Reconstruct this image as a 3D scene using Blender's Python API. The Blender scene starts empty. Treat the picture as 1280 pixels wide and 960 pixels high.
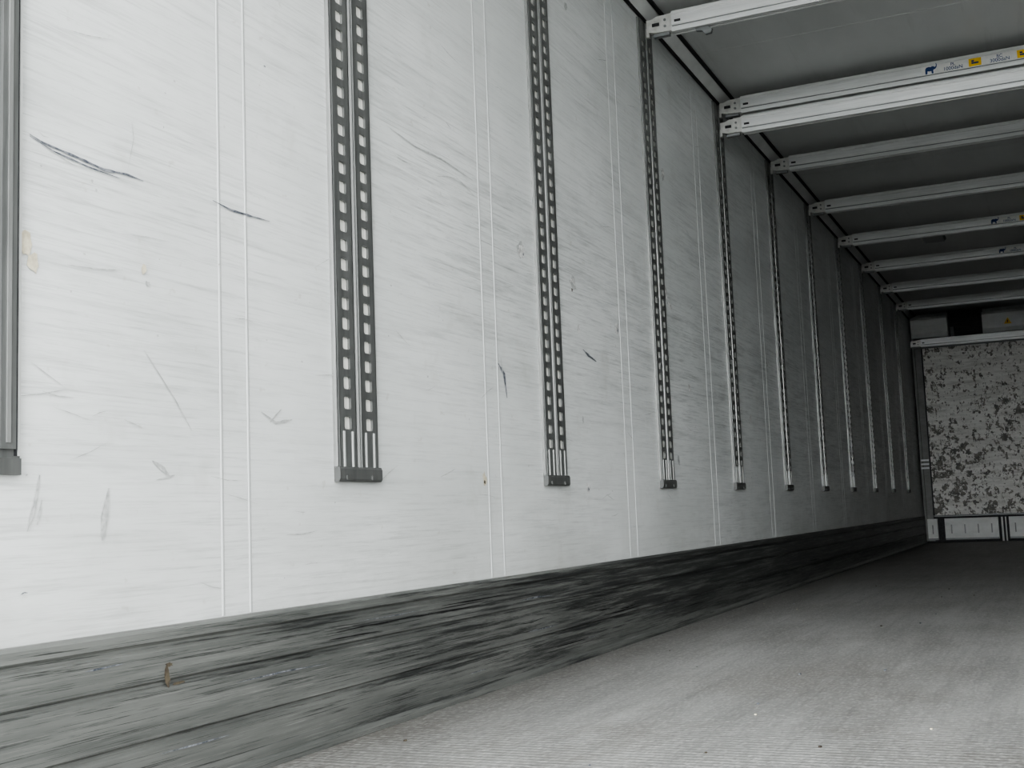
import bpy, bmesh, math, random
import numpy as np
from mathutils import Matrix, Vector
random.seed(7)
W=2.46; H=2.65; YR=1.15; YF=14.75
S=1.2105; Y1=2.3216; WR=.1856; HB=.5688; HK=.3027; G1=.4022; GW=.0871
RC=Y1+WR/2           # centre of rail 1
def railY(k): return RC+k*S
R0=1.4078-WR/2       # the rail at the rear door

# ------------------------------------------------------------------ materials
class NT:
    def __init__(s,name):
        s.m=bpy.data.materials.new(name); s.m.use_nodes=True
        s.t=s.m.node_tree; s.b=s.t.nodes['Principled BSDF']; s._co=None
    def n(s,typ,**kw):
        nd=s.t.nodes.new(typ)
        for k,v in kw.items(): setattr(nd,k,v)
        return nd
    def l(s,a,b): s.t.links.new(a,b)
    def co(s,scale=(1,1,1),rot=(0,0,0),loc=(0,0,0),kind='Object'):
        if not s._co: s._co=s.n('ShaderNodeTexCoord')
        mp=s.n('ShaderNodeMapping'); mp.inputs['Scale'].default_value=scale
        mp.inputs['Rotation'].default_value=rot; mp.inputs['Location'].default_value=loc
        s.l(s._co.outputs[kind],mp.inputs['Vector']); return mp.outputs[0]
    def noise(s,scale=1,detail=4,rough=.6,vec=None,dist=0):
        nd=s.n('ShaderNodeTexNoise'); nd.inputs['Scale'].default_value=scale
        nd.inputs['Detail'].default_value=detail; nd.inputs['Roughness'].default_value=rough
        nd.inputs['Distortion'].default_value=dist
        if vec is not None: s.l(vec,nd.inputs['Vector'])
        return nd.outputs['Fac']
    def ramp(s,fac,a,b,va=0.,vb=1.):
        nd=s.n('ShaderNodeMapRange'); nd.clamp=True
        nd.inputs['From Min'].default_value=a; nd.inputs['From Max'].default_value=b
        nd.inputs['To Min'].default_value=va; nd.inputs['To Max'].default_value=vb
        s.l(fac,nd.inputs['Value']); return nd.outputs[0]
    def math(s,op,a,b=None):
        nd=s.n('ShaderNodeMath',operation=op)
        for i,x in enumerate((a,b)):
            if x is None: continue
            if isinstance(x,(int,float)): nd.inputs[i].default_value=x
            else: s.l(x,nd.inputs[i])
        return nd.outputs[0]
    def mix(s,fac,a,b):
        nd=s.n('ShaderNodeMix',data_type='RGBA')
        if isinstance(fac,(int,float)): nd.inputs[0].default_value=fac
        else: s.l(fac,nd.inputs[0])
        for i,x in ((6,a),(7,b)):
            if isinstance(x,tuple): nd.inputs[i].default_value=(*x,1)
            else: s.l(x,nd.inputs[i])
        return nd.outputs[2]
    def xyz(s):
        if not s._co: s._co=s.n('ShaderNodeTexCoord')
        nd=s.n('ShaderNodeSeparateXYZ'); s.l(s._co.outputs['Object'],nd.inputs[0]); return nd.outputs
    def bump(s,h,strength=.3,dist=.002):
        nd=s.n('ShaderNodeBump'); nd.inputs['Strength'].default_value=strength; nd.inputs['Distance'].default_value=dist
        s.l(h,nd.inputs['Height']); s.l(nd.outputs[0],s.b.inputs['Normal'])
    def set(s,col=None,rough=.5,metal=0.,spec=None):
        if isinstance(col,tuple): s.b.inputs['Base Color'].default_value=(*col,1)
        elif col is not None: s.l(col,s.b.inputs['Base Color'])
        if isinstance(rough,(int,float)): s.b.inputs['Roughness'].default_value=rough
        else: s.l(rough,s.b.inputs['Roughness'])
        s.b.inputs['Metallic'].default_value=metal
        if spec is not None: s.b.inputs['Specular IOR Level'].default_value=spec
        return s.m

def mat_wall():
    m=NT('scuffed_white_panel')
    x,y,z=m.xyz()
    cloud=m.noise(1.3,4,.65,m.co((1,1,1.8)))
    c=m.mix(m.ramp(cloud,.35,.68),(.70,.715,.708),(.61,.628,.62))
    # lengthwise smears
    s1=m.ramp(m.noise(1,5,.78,m.co((1,1.7,20),(0.03,0,0))),.48,.70)
    s2=m.ramp(m.noise(1,4,.75,m.co((1,3.5,130),(0.05,0,0))),.50,.74)
    s3=m.ramp(m.noise(1,4,.75,m.co((1,2.2,55),(-.05,0,0),(0,3,1))),.54,.72)
    area=m.ramp(m.noise(1.1,2,.5,m.co((1,.8,1.4),loc=(0,5,2))),.38,.60)
    band=m.math('MULTIPLY',m.ramp(z,.55,1.0),m.ramp(z,1.85,1.3))
    band=m.math('MULTIPLY',band,m.ramp(y,2.0,4.0,.35,1))
    area=m.math('ADD',m.math('MULTIPLY',area,.45),m.math('MULTIPLY',band,.6))
    f1=m.math('MULTIPLY',m.math('MULTIPLY',s1,area),.62)
    f2=m.math('MULTIPLY',m.math('MULTIPLY',s2,m.math('ADD',area,.25)),.62)
    c=m.mix(f1,c,(.32,.33,.325)); c=m.mix(f2,c,(.22,.23,.23))
    c=m.mix(m.math('MULTIPLY',s3,.30),c,(.38,.39,.38))
    sp=m.ramp(m.noise(24,2,.6,m.co((1,1,1.3))),.68,.74)
    c=m.mix(m.math('MULTIPLY',sp,.3),c,(.40,.39,.35))
    grime=m.ramp(m.noise(4.5,4,.7,m.co((1,1,.9),loc=(0,8,3))),.58,.74)
    c=m.mix(m.math('MULTIPLY',grime,.28),c,(.40,.395,.36))
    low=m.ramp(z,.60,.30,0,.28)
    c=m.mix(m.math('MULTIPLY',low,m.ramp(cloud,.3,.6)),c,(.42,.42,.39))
    return m.set(c,m.ramp(s1,0,1,.36,.52),0,.4)

def mat_kick():
    m=NT('scuffed_grey_kickplate')
    x,y,z=m.xyz()
    c=m.mix(m.ramp(m.noise(1,4,.7,m.co((1,1,18))),.35,.65),(.105,.110,.104),(.175,.180,.170))
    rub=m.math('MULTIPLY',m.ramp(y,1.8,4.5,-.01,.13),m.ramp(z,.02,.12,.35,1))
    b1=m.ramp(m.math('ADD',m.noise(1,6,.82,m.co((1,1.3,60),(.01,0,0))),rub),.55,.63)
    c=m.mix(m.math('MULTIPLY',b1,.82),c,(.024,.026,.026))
    b2=m.ramp(m.noise(1,6,.85,m.co((1,2.4,300),(-.01,0,0),(0,4,0))),.55,.64)
    c=m.mix(m.math('MULTIPLY',b2,.6),c,(.30,.30,.285))
    b3=m.ramp(m.noise(1,5,.85,m.co((1,1.8,240),(0.015,0,0),(0,9,0))),.56,.62)
    c=m.mix(m.math('MULTIPLY',b3,.85),c,(.014,.015,.015))
    return m.set(c,.38,0,.5)

def mat_floor():
    m=NT('ribbed_aluminium_floor')
    c=m.mix(m.ramp(m.noise(1,5,.7,m.co((7,1.2,1))),.3,.7),(.26,.26,.252),(.40,.40,.39))
    st=m.ramp(m.noise(1,5,.78,m.co((30,1.0,1))),.48,.68)
    c=m.mix(m.math('MULTIPLY',st,.5),c,(.15,.147,.14))
    bl=m.ramp(m.noise(1.9,6,.78,m.co((1,.7,1),loc=(3,1,0))),.46,.64)
    c=m.mix(m.math('MULTIPLY',bl,.5),c,(.185,.17,.15))
    x,y,z=m.xyz()
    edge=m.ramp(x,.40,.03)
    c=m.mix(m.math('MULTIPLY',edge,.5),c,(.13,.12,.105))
    sp=m.ramp(m.noise(60,3,.8,m.co((1,.7,1))),.53,.66)
    c=m.mix(m.math('MULTIPLY',sp,.45),c,(.56,.555,.54))
    sd=m.ramp(m.noise(75,3,.8,m.co((1,.7,1),loc=(5,5,0))),.54,.66)
    c=m.mix(m.math('MULTIPLY',sd,.4),c,(.12,.115,.105))
    v=m.n('ShaderNodeTexVoronoi'); v.inputs['Scale'].default_value=1
    m.l(m.co((95,40,1),(0,0,.25)),v.inputs['Vector'])
    g=m.ramp(v.outputs['Distance'],.12,.55,1,0)
    wv=m.n('ShaderNodeTexWave',wave_type='BANDS',bands_direction='Y'); wv.inputs['Scale'].default_value=13
    wv.inputs['Distortion'].default_value=.5
    m.l(m.co((1,1,1)),wv.inputs['Vector'])
    c=m.mix(m.math('MULTIPLY',g,.32),c,(.58,.575,.565))
    c=m.mix(m.math('MULTIPLY',wv.outputs['Fac'],.22),c,(.14,.137,.13))
    m.bump(m.math('ADD',g,wv.outputs['Fac']),.4,.002)
    return m.set(c,.42,.1,.5)

def mat_ceil():
    m=NT('white_roof_panel')
    c=m.mix(m.ramp(m.noise(1,4,.6,m.co((2,.8,1))),.35,.7),(.62,.628,.62),(.54,.55,.54))
    st=m.ramp(m.noise(1,4,.7,m.co((12,.8,1))),.60,.75)
    c=m.mix(m.math('MULTIPLY',st,.3),c,(.42,.42,.41))
    return m.set(c,.4,0,.4)

def mat_metal(name,a,b,rough,metal,sc=(30,30,3)):
    m=NT(name)
    c=m.mix(m.ramp(m.noise(1,3,.7,m.co(sc)),.35,.7),a,b)
    return m.set(c,rough,metal)

def mat_bulk():
    m=NT('peeling_white_bulkhead')
    x,y,z=m.xyz()
    c=m.mix(m.ramp(m.noise(1,5,.7,m.co((4,1,26))),.42,.72),(.76,.755,.73),(.50,.49,.465))
    c=m.mix(m.math('MULTIPLY',m.ramp(m.noise(1,5,.7,m.co((9,1,40),loc=(4,0,1))),.5,.7),.6),c,(.64,.63,.60))
    reg=m.noise(1.7,3,.5,m.co((1,1,.8),loc=(2.3,0,1.1)))
    lowz=m.ramp(z,2.2,.6,-.05,.04)
    base=m.math('ADD',m.math('MULTIPLY',reg,.34),lowz)
    v=m.n('ShaderNodeTexVoronoi',distance='CHEBYCHEV'); v.inputs['Scale'].default_value=1; v.inputs['Randomness'].default_value=.8
    m.l(m.co((20,1,15)),v.inputs['Vector'])
    sv=m.n('ShaderNodeSeparateColor'); m.l(v.outputs['Color'],sv.inputs[0])
    cellf=m.math('MULTIPLY',sv.outputs[0],.26)
    chip=m.math('ADD',m.math('ADD',m.noise(1,4,.7,m.co((30,1,24))),cellf),base)
    k=m.ramp(chip,.865,.885)
    c=m.mix(m.math('MULTIPLY',k,.88),c,m.mix(m.ramp(m.noise(14,3,.6,m.co()),.4,.6),(.055,.05,.045),(.19,.175,.15)))
    chip2=m.ramp(m.math('ADD',m.noise(1,3,.6,m.co((50,1,30),loc=(1,0,3))),m.math('MULTIPLY',reg,.2)),.70,.75)
    c=m.mix(m.math('MULTIPLY',chip2,.6),c,(.14,.13,.12))
    return m.set(c,.5)

def mat_dec(name,a,b,rough=.6):
    m=NT(name)
    c=m.mix(m.ramp(m.noise(60,2,.7,m.co()),.35,.65),a,b)
    return m.set(c,rough)

M={}
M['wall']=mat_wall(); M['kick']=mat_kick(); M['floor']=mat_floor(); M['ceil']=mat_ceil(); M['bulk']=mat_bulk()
M['rail']=mat_metal('galvanised_rail_steel',(.16,.165,.162),(.24,.245,.24),.34,.5)
M['railback']=mat_metal('pale_slot_backing',(.76,.76,.72),(.62,.62,.58),.5,0)
M['raillip']=mat_metal('rail_edge',(.22,.225,.22),(.30,.305,.30),.36,.3)
M['railface']=mat_metal('bright_rail_edge',(.55,.56,.55),(.66,.67,.66),.30,.3)
M['railrib']=mat_metal('polished_rail_rib',(.70,.71,.70),(.58,.59,.58),.30,.2)
M['railcap']=mat_metal('dark_rail_end_cap',(.085,.088,.085),(.125,.128,.125),.45,0)
M['alu']=mat_metal('brushed_aluminium',(.74,.75,.745),(.60,.61,.605),.38,.2,(3,60,60))
M['aludark']=mat_metal('dull_aluminium',(.28,.29,.29),(.20,.21,.21),.45,.3,(3,60,60))
M['white']=mat_metal('white_painted_steel',(.68,.69,.68),(.58,.59,.575),.45,0,(4,4,8))
M['greypaint']=mat_metal('dirty_grey_paint',(.26,.265,.255),(.19,.195,.185),.5,0,(6,6,10))
M['bead']=mat_metal('white_sealant_bead',(.64,.655,.65),(.58,.595,.59),.4,0,(4,4,3))
M['beadedge']=mat_dec('painted_bead_shadow',(.36,.365,.36),(.48,.485,.48))  # shadow lines along the beads, put into the colour
M['black']=mat_dec('black_rubber_seal',(.012,.012,.013),(.03,.03,.03))
M['dark']=mat_dec('dark_void_plastic',(.02,.02,.022),(.045,.045,.05))
M['lens']=mat_dec('grey_box_face',(.12,.12,.12),(.16,.16,.16),.3)  # even dark grey for the underside of the roof boxes
M['steelend']=mat_metal('zinc_end_fitting',(.66,.66,.64),(.48,.48,.46),.35,.3,(20,20,20))
M['label']=mat_dec('label_white',(.76,.76,.74),(.70,.70,.68),.4)
M['blue']=mat_dec('label_blue',(.015,.05,.16),(.02,.06,.20),.4)
M['yellow']=mat_dec('label_yellow',(.85,.58,.02),(.78,.50,.02),.4)
M['scuff']=mat_dec('dark_scuff',(.07,.08,.10),(.28,.29,.31))
M['scuff2']=mat_dec('grey_scuff',(.36,.37,.365),(.54,.55,.54))
M['tape']=mat_dec('torn_tape',(.66,.62,.50),(.50,.46,.36))
M['paste']=mat_dec('filler_patch',(.78,.78,.77),(.42,.42,.41))
M['brown']=mat_dec('brown_scrape',(.13,.11,.08),(.06,.05,.04))
M['grit']=mat_dec('concrete_yard',(.30,.30,.29),(.40,.40,.38),.9)
M['reflect']=mat_dec('reflective_strip',(.75,.76,.77),(.65,.66,.67),.3)

# ------------------------------------------------------------------ mesh builder
class MB:
    def __init__(s): s.v=[];s.f=[];s.mi=[];s.mats=[]
    def mid(s,k):
        if k not in s.mats: s.mats.append(k)
        return s.mats.index(k)
    def face(s,pts,k):
        i=len(s.v); s.v+= [tuple(p) for p in pts]; s.f.append(tuple(range(i,i+len(pts)))); s.mi.append(s.mid(k))
    def box(s,x0,x1,y0,y1,z0,z1,k):
        a=[(x0,y0,z0),(x1,y0,z0),(x1,y1,z0),(x0,y1,z0),(x0,y0,z1),(x1,y0,z1),(x1,y1,z1),(x0,y1,z1)]
        for q in ((3,2,1,0),(4,5,6,7),(0,1,5,4),(1,2,6,5),(2,3,7,6),(3,0,4,7)): s.face([a[i] for i in q],k)
    def prism(s,prof,axis,a,b,k,caps=True):
        def P(t,q):
            q=list(q); q.insert(axis,t); return tuple(q)
        n=len(prof)
        for i in range(n):
            j=(i+1)%n
            s.face([P(a,prof[i]),P(a,prof[j]),P(b,prof[j]),P(b,prof[i])],k)
        if caps:
            s.face([P(a,q) for q in prof],k); s.face([P(b,q) for q in reversed(prof)],k)
    def cyl(s,c,r,axis,l,k,n=16):
        prof=[]
        oth=[i for i in range(3) if i!=axis]
        for i in range(n):
            t=2*math.pi*i/n; prof.append((c[oth[0]]+r*math.cos(t),c[oth[1]]+r*math.sin(t)))
        s.prism(prof,axis,c[axis]-l/2,c[axis]+l/2,k)
    def mesh(s,name,merge=True):
        me=bpy.data.meshes.new(name); me.from_pydata(s.v,[],s.f)
        for k in s.mats: me.materials.append(M[k])
        for p,i in zip(me.polygons,s.mi): p.material_index=i
        if merge:
            bm=bmesh.new(); bm.from_mesh(me); bmesh.ops.remove_doubles(bm,verts=bm.verts,dist=1e-5)
            bmesh.ops.recalc_face_normals(bm,faces=bm.faces); bm.to_mesh(me); bm.free()
        me.update(); return me
    def obj(s,name,parent=None,loc=(0,0,0),merge=True):
        return place(name,s.mesh(name,merge),parent,loc)
def place(name,me,parent=None,loc=(0,0,0),rot=0):
    o=bpy.data.objects.new(name,me); bpy.context.collection.objects.link(o)
    o.location=loc; o.rotation_euler=(0,0,rot)
    if parent: o.parent=parent
    return o

# ------------------------------------------------------------------ shell
T=.07
b=MB(); b.box(-T,0,YR,YF+T,-.12,H+T,'wall'); b.obj('wall_left')
b=MB(); b.box(W,W+T,YR,YF+T,-.12,H+T,'wall'); b.obj('wall_right')
b=MB(); b.box(0,W,YF,YF+T,-.12,H+T,'white'); b.obj('wall_front')
b=MB(); b.box(0,W,YR,YF,-.12,0,'floor'); b.obj('floor')
b=MB(); b.box(0,W,YR,YF,H,H+T,'ceil')
ce=b.obj('ceiling')
b=MB()
for k in range(-1,12):   # roof panel joints
    y=railY(k)-.55
    b.box(.07,W-.07,y-.012,y+.012,H-.0012,H-.0002,'ceil')
b.obj('trim_1')
# coves between wall and roof
b=MB()
for sx in (1,-1):
    X=(lambda v:v) if sx==1 else (lambda v:W-v)
    b.prism([(X(0.0005),H-.05),(X(.004),H-.05),(X(.05),H-.006),(X(.05),H-.0005),(X(.0005),H-.0005)],1,YR+.01,YF-.01,'white')
    b.prism([(X(.0008),H-.064),(X(.009),H-.064),(X(.009),H-.048),(X(.0008),H-.048)],1,YR+.01,YF-.01,'black')
    b.prism([(X(.05),H-.011),(X(.066),H-.011),(X(.066),H-.0008),(X(.05),H-.0008)],1,YR+.01,YF-.01,'black')
b.obj('trim_2')
# kick plates with their folded profile
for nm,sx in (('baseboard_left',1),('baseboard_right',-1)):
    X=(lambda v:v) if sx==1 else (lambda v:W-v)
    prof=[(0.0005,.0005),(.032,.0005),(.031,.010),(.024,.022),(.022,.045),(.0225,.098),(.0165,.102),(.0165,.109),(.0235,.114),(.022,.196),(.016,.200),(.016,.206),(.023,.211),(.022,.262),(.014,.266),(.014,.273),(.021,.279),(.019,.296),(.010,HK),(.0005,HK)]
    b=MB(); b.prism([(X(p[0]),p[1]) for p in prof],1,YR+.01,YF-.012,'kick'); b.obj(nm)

# panel joint beads
for nm,sx in (('trim_3',1),('trim_4',-1)):
    X=(lambda v:v) if sx==1 else (lambda v:W-v)
    b=MB()
    for k in range(0,11):
        y0=Y1-G1+k*S
        for y in (y0,y0+GW):
            prof=[(X(.0004),y-.004),(X(.0012),y-.0025),(X(.0015),y),(X(.0012),y+.0025),(X(.0004),y+.004)]
            b.prism(prof,2,HK+.002,H-.066,'bead')
            b.box(*sorted((X(.0002),X(.0005))),y+.004,y+.0055,HK+.002,H-.066,'beadedge')
            b.box(*sorted((X(.0002),X(.0005))),y-.0050,y-.004,HK+.002,H-.066,'beadedge')
    b.obj(nm)

# ------------------------------------------------------------------ lashing rails (double slotted)
def rail_mesh():
    b=MB(); w=WR/2; zt=H-.075; xf=.012
    z0=HB+.135; pitch=.0465; n=int((zt-.02-z0)/pitch)
    b.box(.0006,.006,-w+.002,w-.002,HB,zt,'railback')
    for s in (-1,1):   # outer lips
        b.prism([(.0006,s*(w)),(.007,s*(w)),(.009,s*(w-.002)),(.009,s*(w-.005)),(.0061,s*(w-.006)),(.0006,s*(w-.006))],2,HB+.03,zt,'raillip')
        b.face([(.0092,s*(w-.0022),HB+.035),(.0092,s*(w-.0048),HB+.035),(.0092,s*(w-.0048),zt-.01),(.0092,s*(w-.0022),zt-.01)],'railface')
        b.box(.0062,.0068,*sorted((s*(w-.010),s*(w-.006))),HB+.03,zt,'dark')
    for s in (-1,1):
        b.prism([(.0061,s*.0025),(.0145,s*.0035),(.0155,s*.005),(.0145,s*.0065),(.0061,s*.0075)],2,HB+.03,zt,'raillip')
        b.face([(.0157,s*.0042,HB+.035),(.0157,s*.0058,HB+.035),(.0157,s*.0058,zt-.01),(.0157,s*.0042,zt-.01)],'railface')
        b.box(.0062,.0066,*sorted((s*.0075,s*.012)),HB+.03,zt,'dark')
    b.box(.0062,.0066,-.0025,.0025,HB+.03,zt,'dark')
    for s in (-1,1):
        ya,yb=sorted((s*.012,s*(w-.010))); yc=(ya+yb)/2
        hw=.0145; hh=.0145; ch=.0035
        b.box(.0062,xf,ya,ya+.0015,HB+.03,zt,'rail'); b.box(.0062,xf,yb-.0015,yb,HB+.03,zt,'rail')
        za=z0-pitch/2; zb=z0+(n-.5)*pitch
        for (p,q) in ((HB+.03,za),(zb,zt)):
            b.face([(xf,ya,p),(xf,yb,p),(xf,yb,q),(xf,ya,q)],'rail')
        for yy in (yc-.018,yc+.018):
            b.box(xf+.0002,xf+.0012,yy-.0035,yy+.0035,HB+.034,za+.004,'railrib')
        for i in range(n):
            zc=z0+i*pitch; p,q=zc-pitch/2,zc+pitch/2
            hole=[(yc-hw+ch,zc-hh),(yc+hw-ch,zc-hh),(yc+hw,zc-hh+ch),(yc+hw,zc+hh-ch),(yc+hw-ch,zc+hh),(yc-hw+ch,zc+hh),(yc-hw,zc+hh-ch),(yc-hw,zc-hh+ch)]
            out=[(yc-hw+ch,p),(yc+hw-ch,p),(yb,zc-hh+ch),(yb,zc+hh-ch),(yc+hw-ch,q),(yc-hw+ch,q),(ya,zc+hh-ch),(ya,zc-hh+ch)]
            cor={1:(yb,p),3:(yb,q),5:(ya,q),7:(ya,p)}
            for j in range(8):
                j2=(j+1)%8
                pts=[hole[j],out[j]]+([cor[j]] if j in cor else [])+[out[j2],hole[j2]]
                b.face([(xf,a,c) for a,c in pts],'rail')
                b.face([(xf,*hole[j]),(xf,*hole[j2]),(xf-.0058,*hole[j2]),(xf-.0058,*hole[j])],'rail')
    b.prism([(.0006,HB),(.013,HB),(.017,HB+.006),(.017,HB+.028),(.014,HB+.034),(.0006,HB+.034)],1,-w+.0,w-.0,'railcap')
    for yy in (-.055,.055):
        b.box(.017,.020,yy-.012,yy+.012,HB+.004,HB+.014,'railcap')
    return b.mesh('lashing_rail')
rm=rail_mesh()
ys=[railY(k) for k in range(0,10)]
for y in ys: place('lashing_rail',rm,None,(0,y,0))
for y in ys: place('lashing_rail',rm,None,(W,y,0),math.pi)
# plain profile at the rear door
def post():
    b=MB(); y1=WR/2; y0=-WR/2+.03
    b.box(.0006,.008,y0,y1,HB+.0,H-.075,'rail')
    b.box(.0081,.0105,y1-.006,y1-.001,HB+.03,H-.075,'railface'); b.box(.0081,.0088,y1-.012,y1-.006,HB+.03,H-.075,'dark')
    b.box(.0081,.015,y1-.045,y1-.014,HB+.04,H-.075,'rail'); b.box(.0151,.017,y1-.034,y1-.026,HB+.05,H-.075,'raillip')
    b.box(.0081,.015,y0+.01,y0+.05,HB+.04,H-.075,'aludark')
    b.box(.0081,.0125,y0,y1-.001,HB,HB+.026,'railcap')
    return b.mesh('rear_wall_profile')
pm=post(); place('rear_wall_profile',pm,None,(0,R0,0))

# ------------------------------------------------------------------ decking beams
def beam_mesh():
    b=MB(); h=.046; d=.024
    prof=[(-d,h-.004),(-d+.004,h),(d-.004,h),(d,h-.004),(d,-h),(d-.007,-h),(d-.007,-h+.008),(.004,-h+.008),(.004,-h+.002),(-.004,-h+.002),(-.004,-h+.008),(-d+.007,-h+.008),(-d+.007,-h),(-d,-h),
          (-d,-.026),(-d+.003,-.024),(-d+.003,-.019),(-d,-.017),(-d,.024),(-d+.002,.026),(-d+.002,.029),(-d,.031)]
    b.prism(prof,0,.135,W-.135,'alu')
    b.box(.137,W-.137,-d+.0026,-d+.0029,-.0238,-.0192,'aludark')
    b.box(.137,W-.137,-.0165,-.0045,-h+.0068,-h+.0078,'aludark')
    b.box(.137,W-.137,.0045,.0165,-h+.0068,-h+.0078,'aludark')
    for s in (0,1):
        X=(lambda v:v) if s==0 else (lambda v:W-v)
        pr=[(X(.134),-.038),(X(.134),.038),(X(.07),.036),(X(.045),.026),(X(.022),.026),(X(.022),-.012),(X(.034),-.030),(X(.06),-.036)]
        def P(a,y,c): return (a,y,c)
        n=len(pr)
        for i in range(n):
            j=(i+1)%n
            b.face([P(pr[i][0],-.019,pr[i][1]),P(pr[j][0],-.019,pr[j][1]),P(pr[j][0],.019,pr[j][1]),P(pr[i][0],.019,pr[i][1])],'steelend')
        b.face([P(a,-.019,c) for a,c in pr],'steelend'); b.face([P(a,.019,c) for a,c in pr],'steelend')
        b.cyl((X(.105),-.0195,.014),.006,1,.003,'aludark',12)
        b.cyl((X(.105),-.0195,-.014),.006,1,.003,'aludark',12)
        x0,x1=sorted((X(.048),X(.080))); b.box(x0,x1,-.0215,-.0188,-.008,.006,'dark')
        x0,x1=sorted((X(.148),X(.175))); b.box(x0,x1,-.0255,-.0238,-.006,.004,'dark')
        x0,x1=sorted((X(.0175),X(.03))); b.box(x0,x1,-.010,.010,-.046,-.006,'steelend')
        x0,x1=sorted((X(.05),X(.12))); b.box(x0,x1,-.012,.012,-.052,-.038,'aludark')
    return b.mesh('cross_beam')
bmx=beam_mesh()
def text(s,size,loc,k,parent):
    cu=bpy.data.curves.new('lettering','FONT'); cu.body=s; cu.size=size; cu.extrude=.0002; cu.align_x='CENTER'
    cu.materials.append(M[k]); o=bpy.data.objects.new('lettering',cu); bpy.context.collection.objects.link(o)
    o.location=loc; o.rotation_euler=(math.pi/2,0,0); o.parent=parent; return o
def animal(b,x,z,s,y):
    # walking elephant with raised trunk
    pts=[(-.62,-.5),(-.62,-.1),(-.60,.22),(-.45,.42),(-.15,.48),(.12,.42),(.28,.50),(.50,.46),(.62,.34),(.74,.42),(.80,.62),(.76,.84),(.84,.86),(.90,.62),(.86,.34),(.74,.14),(.60,.06),(.48,.02),(.40,-.08),(.42,-.5),(.20,-.5),(.16,-.14),(-.12,-.16),(-.32,-.10),(-.38,-.5)]
    b.face([(x+p[0]*s,y,z+p[1]*s) for p in pts],'blue')
def label(parent,x0):
    y=-.0245; b=MB()
    b.box(x0-.03,x0+.56,-.0244,-.0241,-.016,.0235,'label')
    animal(b,x0+.01,.002,.036,y-.0004)
    for xx in (.215,.43):
        b.box(x0+xx-.028,x0+xx+.028,y-.0006,y-.0001,-.015,.0225,'yellow')
        b.box(x0+xx-.016,x0+xx+.016,y-.0010,y-.0006,-.004,.004,'blue')
        b.box(x0+xx-.016,x0+xx-.004,y-.0010,y-.0006,.006,.014,'blue')
    b.cyl((x0+.50,y-.0004,.004),.016,1,.0006,'blue',20)
    b.cyl((x0+.50,y-.0008,.004),.010,1,.0006,'label',20)
    b.obj('load_label',parent)
    text('PL',.022,(x0+.115,y-.0006,.006),'blue',parent); text('1000daN',.024,(x0+.115,y-.0006,-.013),'blue',parent)
    text('BC',.022,(x0+.325,y-.0006,.006),'blue',parent); text('3000daN',.024,(x0+.325,y-.0006,-.013),'blue',parent)
ZB=2.552
for k in range(2,10):
    o=place('cross_beam',bmx,None,(0,railY(k),ZB))
    if k==3: label(o,1.06)
    if k in (6,7): label(o,1.17)
    if k==2:
        b=MB(); b.prism([(.235,-.047),(.29,-.047),(.305,-.060),(.300,-.078),(.275,-.080),(.262,-.062),(.235,-.058)],1,-.010,.010,'aludark'); b.obj('release_lever',o)
place('cross_beam',bmx,None,(0,railY(3)-.004,ZB-.106))
place('cross_beam',bmx,None,(0,railY(10)-.09,2.275))

# ------------------------------------------------------------------ front bulkhead
e=bpy.data.objects.new('front_bulkhead',None); bpy.context.collection.objects.link(e)
YB=14.56
b=MB(); b.box(.13,W-.13,YB,YB+.04,.305,2.235,'bulk'); b.obj('panel',e)
b=MB()
b.box(.12,W-.12,YB-.012,YB+.03,2.225,2.245,'aludark')
b.box(.12,W-.12,YB-.008,YB+.03,.295,.308,'aludark')
b.box(.118,.131,YB-.01,YB+.03,.31,2.23,'dark'); b.box(W-.131,W-.118,YB-.01,YB+.03,.31,2.23,'dark')
b.obj('frame',e)
b=MB()
for s in (0,1):
    X=(lambda v:v) if s==0 else (lambda v:W-v)
    x0,x1=sorted((X(.024),X(.116))); b.box(x0,x1,YB-.01,YB+.12,.02,2.25,'greypaint')
    for z in (.84,.885,.93): b.box(x0+.002,x1-.002,YB-.0125,YB-.010,z,z+.02,'reflect')
    x0,x1=sorted((X(.045),X(.05))); b.box(x0,x1,YB-.0118,YB-.0102,.02,2.24,'dark')
b.obj('corner_post',e)
b=MB()
segs=[(.05,.16),(.235,.80),(.91,1.55),(1.66,2.225),(2.30,2.41)]
for a,c in segs:
    b.box(a,c,YB-.05,YB+.02,.03,.27,'white'); b.box(a,c,YB-.053,YB-.05,.03,.05,'aludark')
    n=max(1,int((c-a)/.12))
    for i in range(n): b.box(a+(i+.5)*(c-a)/n-.006,a+(i+.5)*(c-a)/n+.006,YB-.0535,YB-.05,.10,.20,'aludark')
b.box(.83,.85,YB-.05,YB-.02,.0,.27,'white'); b.box(.87,.885,YB-.05,YB-.02,.0,.27,'white')
b.box(1.58,1.60,YB-.05,YB-.02,.0,.27,'white'); b.box(1.62,1.635,YB-.05,YB-.02,.0,.27,'white')
b.box(.03,W-.03,YB+.03,YB+.05,.002,.29,'dark')
b.obj('base_kick',e)
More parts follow.
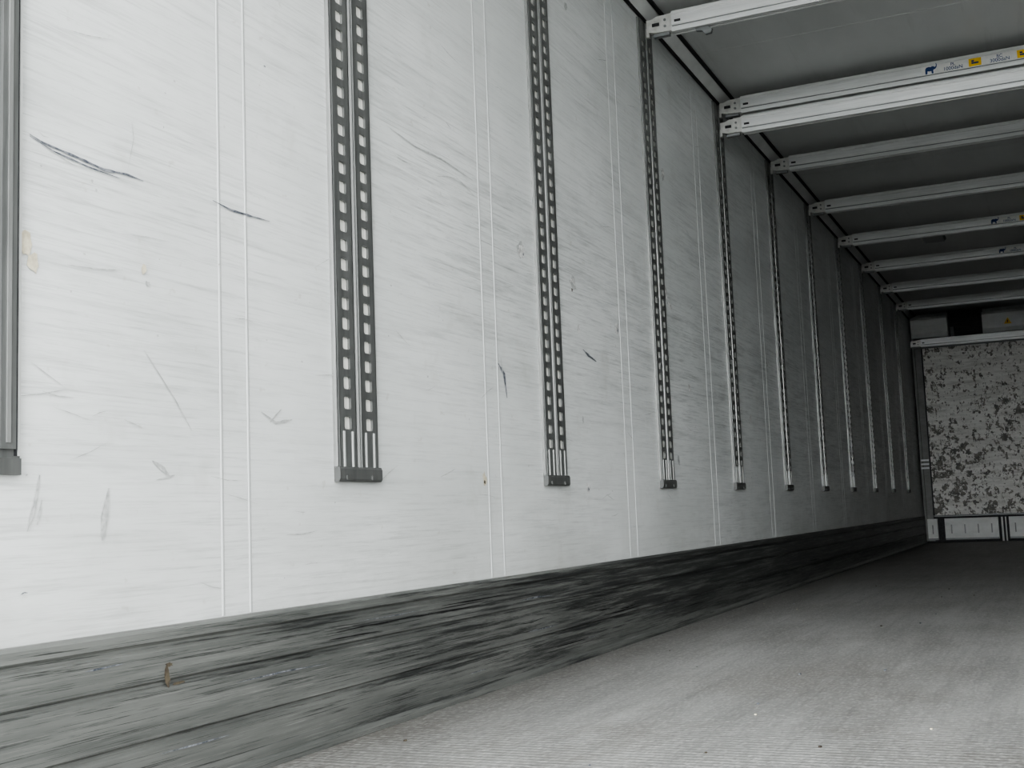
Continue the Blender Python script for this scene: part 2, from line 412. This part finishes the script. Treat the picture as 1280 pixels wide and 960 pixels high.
# evaporator / blower housing under the roof
e2=bpy.data.objects.new('refrigeration_blower',None); bpy.context.collection.objects.link(e2)
b=MB()
def bevbox(x0,x1,y0,y1,z0,z1,k,c=.03):
    b.prism([(y0,z0+c*1.6),(y0+c,z0),(y1,z0),(y1,z1),(y0+c*.6,z1),(y0,z1-c)],0,x0,x1,k)
bevbox(.03,.43,YB-.10,YF-.01,2.34,H-.07,'white')
bevbox(W-.43,W-.03,YB-.10,YF-.01,2.34,H-.07,'white')
bevbox(.80,W-.80,YB-.06,YF-.01,2.34,H-.07,'white')
b.obj('housing',e2)
b=MB()
for x0,x1 in ((.43,.80),(W-.80,W-.43)):
    b.box(x0,x1,YB+.10,YF-.01,2.28,H-.01,'dark')
    for i in range(6): b.box(x0+.01,x1-.01,YB+.085,YB+.099,2.30+i*.05,2.312+i*.05,'dark')
    b.prism([(YB-.02,2.45),(YB-.0,2.45),(YB+.09,2.33),(YB+.07,2.33)],0,x0+.02,x0+.06,'aludark')
b.obj('outlet_grille',e2)
b=MB()
b.face([(1.03,YB-.0615,2.42),(1.11,YB-.0615,2.42),(1.07,YB-.0615,2.49)],'yellow')
b.box(1.066,1.074,YB-.0622,YB-.0616,2.432,2.462,'dark')
b.obj('warning_sign',e2)

# flat dark grey boxes under the roof, for dark ceiling patches
def roof_box():
    b=MB(); b.prism([(-.09,0),(-.075,-.022),(.075,-.022),(.09,0)],1,-.28,.28,'aludark'); b.box(-.07,.07,-.26,.26,-.026,-.0225,'lens')
    return b.mesh('dark_roof_box')
lm=roof_box()
for x,y in ((.68,10.25),(W-.68-.30,10.25)): place('dark_roof_box',lm,None,(x,y,H-.0005))

# ------------------------------------------------------------------ scuffs, patches on the wall
b=MB(); XO=[.0016]
def blob(y,z,w,h,k,ang=0,n=14,jit=.45):
    XO[0]+=.000005; pts=[]
    for i in range(n):
        t=2*math.pi*i/n; r=1-jit*random.random()
        a,c=w/2*r*math.cos(t),h/2*r*math.sin(t)
        pts.append((XO[0],y+a*math.cos(ang)-c*math.sin(ang),z+a*math.sin(ang)+c*math.cos(ang)))
    b.face(pts,k)
def stroke(pts,w,k):
    XO[0]+=.000005; n=len(pts); L=[];R=[]
    P=[]
    for i in range(n-1):
        for t in (0,.25,.5,.75): P.append((pts[i][0]*(1-t)+pts[i+1][0]*t,pts[i][1]*(1-t)+pts[i+1][1]*t))
    P.append(pts[-1]); m=len(P)
    for i,(y,z) in enumerate(P):
        a=P[max(0,i-1)];c=P[min(m-1,i+1)]; d=Vector((c[0]-a[0],c[1]-a[1])).normalized()
        ww=w*.5*(.15+.85*math.sin(math.pi*(i+.3)/(m-.4)))*(.6+.8*random.random())
        L.append((y-d.y*ww,z+d.x*ww)); R.append((y+d.y*ww,z-d.x*ww))
    for i in range(m-1):
        b.face([(XO[0],*L[i]),(XO[0],*L[i+1]),(XO[0],*R[i+1]),(XO[0],*R[i])],k)
stroke([(1.43,1.13),(1.46,1.123),(1.54,1.118),(1.60,1.112),(1.655,1.118),(1.70,1.116)],.0055,'scuff')
stroke([(1.43,1.127),(1.48,1.115),(1.56,1.108),(1.64,1.106)],.003,'scuff')
stroke([(1.66,1.13),(1.675,1.19),(1.67,1.22)],.0015,'scuff2')
stroke([(1.90,1.125),(1.96,1.118),(2.03,1.120),(2.09,1.122)],.0040,'scuff')
stroke([(2.60,1.48),(2.75,1.465),(2.9,1.47),(3.09,1.455)],.0035,'scuff2')
stroke([(3.22,.93),(3.26,.90),(3.275,.83)],.012,'scuff'); stroke([(3.24,.95),(3.255,.88)],.006,'scuff2')
stroke([(3.93,1.05),(3.98,1.035),(4.06,1.02)],.010,'scuff')
stroke([(1.455,.57),(1.445,.52),(1.43,.48)],.007,'scuff2'); stroke([(1.46,.53),(1.45,.49)],.005,'scuff2'); stroke([(1.61,.55),(1.60,.50),(1.595,.46)],.013,'scuff2')
stroke([(1.72,.60),(1.75,.585),(1.77,.57)],.008,'scuff2'); stroke([(1.73,.565),(1.78,.575)],.005,'scuff2')
stroke([(2.05,.71),(2.10,.69),(2.16,.70)],.007,'scuff2'); stroke([(2.08,.69),(2.12,.72)],.005,'scuff2')
stroke([(1.70,.80),(1.78,.72),(1.83,.66)],.003,'scuff2')
for (y,z,w,h,k) in ((3.42,1.31,.08,.065,'scuff2'),(3.42,1.31,.07,.055,'paste'),(3.40,1.315,.025,.025,'scuff2'),(3.44,1.30,.012,.014,'scuff'),(3.86,1.275,.075,.06,'scuff2'),(3.86,1.275,.06,.045,'paste'),(3.855,1.27,.045,.025,'scuff2'),(3.85,1.25,.015,.015,'brown'),
     (1.425,.945,.035,.06,'tape'),(1.440,.915,.03,.040,'tape'),(3.10,.585,.032,.05,'tape'),(3.10,.575,.014,.014,'brown'),(3.92,.565,.05,.04,'paste'),(3.925,.56,.016,.016,'scuff'),
     (5.01,1.95,.05,.06,'paste'),(5.01,1.93,.02,.03,'scuff2'),(5.02,1.36,.10,.03,'paste'),(4.96,1.41,.05,.09,'paste'),(4.30,1.17,.05,.05,'paste'),(4.31,1.165,.018,.024,'scuff'),
     (5.02,.69,.04,.06,'scuff2'),(5.25,1.02,.06,.05,'paste'),(3.91,2.30,.035,.04,'scuff2'),(1.70,.95,.015,.025,'tape'),(1.71,.925,.016,.012,'scuff2'),
     (1.57,1.085,.007,.008,'scuff2'),(1.58,1.07,.006,.008,'scuff2'),(3.90,.80,.02,.03,'scuff2'),(3.90,1.12,.035,.05,'paste'),(6.4,.95,.06,.06,'paste'),(6.9,1.3,.06,.05,'paste')):
    blob(y,z,w,h,k,random.uniform(-.5,.5))
for i in range(260):
    y=1.4+random.random()**1.5*9; z=.36+random.random()*1.9
    k='scuff2' if random.random()<.95 else 'scuff'
    if random.random()<.4: blob(y,z,random.uniform(.003,.010),random.uniform(.003,.007),k)
    else:
        L=random.uniform(.02,.14); a=random.gauss(0,.3); wd=random.uniform(.001,.0024)
        if k=='scuff': L*=.3; wd=.0015
        stroke([(y,z),(y+L*.5*math.cos(a),z+L*.5*math.sin(a)+random.uniform(-.004,.004)),(y+L*math.cos(a),z+L*math.sin(a))],wd,k)
b.obj('wall_scuff_marks',merge=False)
b=MB(); XO[0]=.0240
blob(1.73,.215,.016,.05,'brown',.2); blob(1.735,.235,.024,.010,'brown'); blob(1.76,.200,.04,.007,'brown')
for i in range(30):
    y=1.4+random.random()**1.4*7; z=random.choice([random.uniform(.06,.095),random.uniform(.118,.19),random.uniform(.215,.255)]); L=random.uniform(.08,.4)
    stroke([(y,z),(y+L*.5,z+random.uniform(-.003,.003)),(y+L,z+random.uniform(-.004,.004))],random.uniform(.001,.0035),random.choice(['black','black','scuff']))
b.obj('kickplate_scuff_marks',merge=False)
b=MB()
for i in range(60):
    x=.06+random.random()*1.9; y=1.6+random.random()*6; r=random.uniform(.0015,.004)
    z=.0005
    b.prism([(x+r*math.cos(t),y+r*1.6*math.sin(t)) for t in (0.2,1.4,2.6,3.7,5.1)],2,z,z+r*.7,random.choice(['brown','tape','scuff']))
b.obj('floor_debris')

# ------------------------------------------------------------------ rear frame outside + yard
b=MB()
b.box(-T-.01,-.0,YR-.06,YR-.001,-.15,H+T+.02,'white'); b.box(W,W+T+.01,YR-.06,YR-.001,-.15,H+T+.02,'white')
b.box(-T-.01,W+T+.01,YR-.06,YR-.001,H+.0,H+T+.06,'white'); b.box(-T-.01,W+T+.01,YR-.06,YR-.001,-.26,-.002,'white')
b.obj('rear_door_frame')
b=MB(); b.box(-40,42,-50,40,-1.3,-1.25,'grit'); b.obj('ground')

# ------------------------------------------------------------------ daylight: overcast sky, brightest low behind the trailer
w=bpy.data.worlds.new('overcast'); bpy.context.scene.world=w; w.use_nodes=True
nt=w.node_tree; bg=nt.nodes['Background']
tc=nt.nodes.new('ShaderNodeTexCoord'); vm=nt.nodes.new('ShaderNodeVectorMath'); vm.operation='DOT_PRODUCT'
nt.links.new(tc.outputs['Generated'],vm.inputs[0]); vm.inputs[1].default_value=Vector((.08,-1,.12)).normalized()
mr=nt.nodes.new('ShaderNodeMapRange'); mr.interpolation_type='SMOOTHSTEP'
nt.links.new(vm.outputs['Value'],mr.inputs['Value'])
mr.inputs['From Min'].default_value=.75; mr.inputs['From Max'].default_value=1.0
mr.inputs['To Min'].default_value=3.6; mr.inputs['To Max'].default_value=13.5
nt.links.new(mr.outputs[0],bg.inputs['Strength'])
bg.inputs['Color'].default_value=(.972,.99,1,1)

# ------------------------------------------------------------------ camera
f,yaw,pitch,roll,cx,cz=1505.79,.4252,.11,-.0385,1.5024,.4734
F=Vector((-math.sin(yaw)*math.cos(pitch),math.cos(yaw)*math.cos(pitch),math.sin(pitch)))
R=Vector((math.cos(yaw),math.sin(yaw),0)); U=R.cross(F)
c,s=math.cos(roll),math.sin(roll)
R2=R*c+U*s; U2=U*c-R*s
cam=bpy.data.objects.new('camera',bpy.data.cameras.new('camera')); bpy.context.collection.objects.link(cam)
m=Matrix((R2,U2,-F)).transposed().to_4x4(); m.translation=Vector((cx,0,cz)); cam.matrix_world=m
cam.data.sensor_width=36; cam.data.lens=f/1280*36; cam.data.clip_start=.02; cam.data.clip_end=200
bpy.context.scene.camera=cam
vs=bpy.context.scene.view_settings
vs.view_transform='AgX'; vs.look='AgX - High Contrast'; vs.exposure=.02
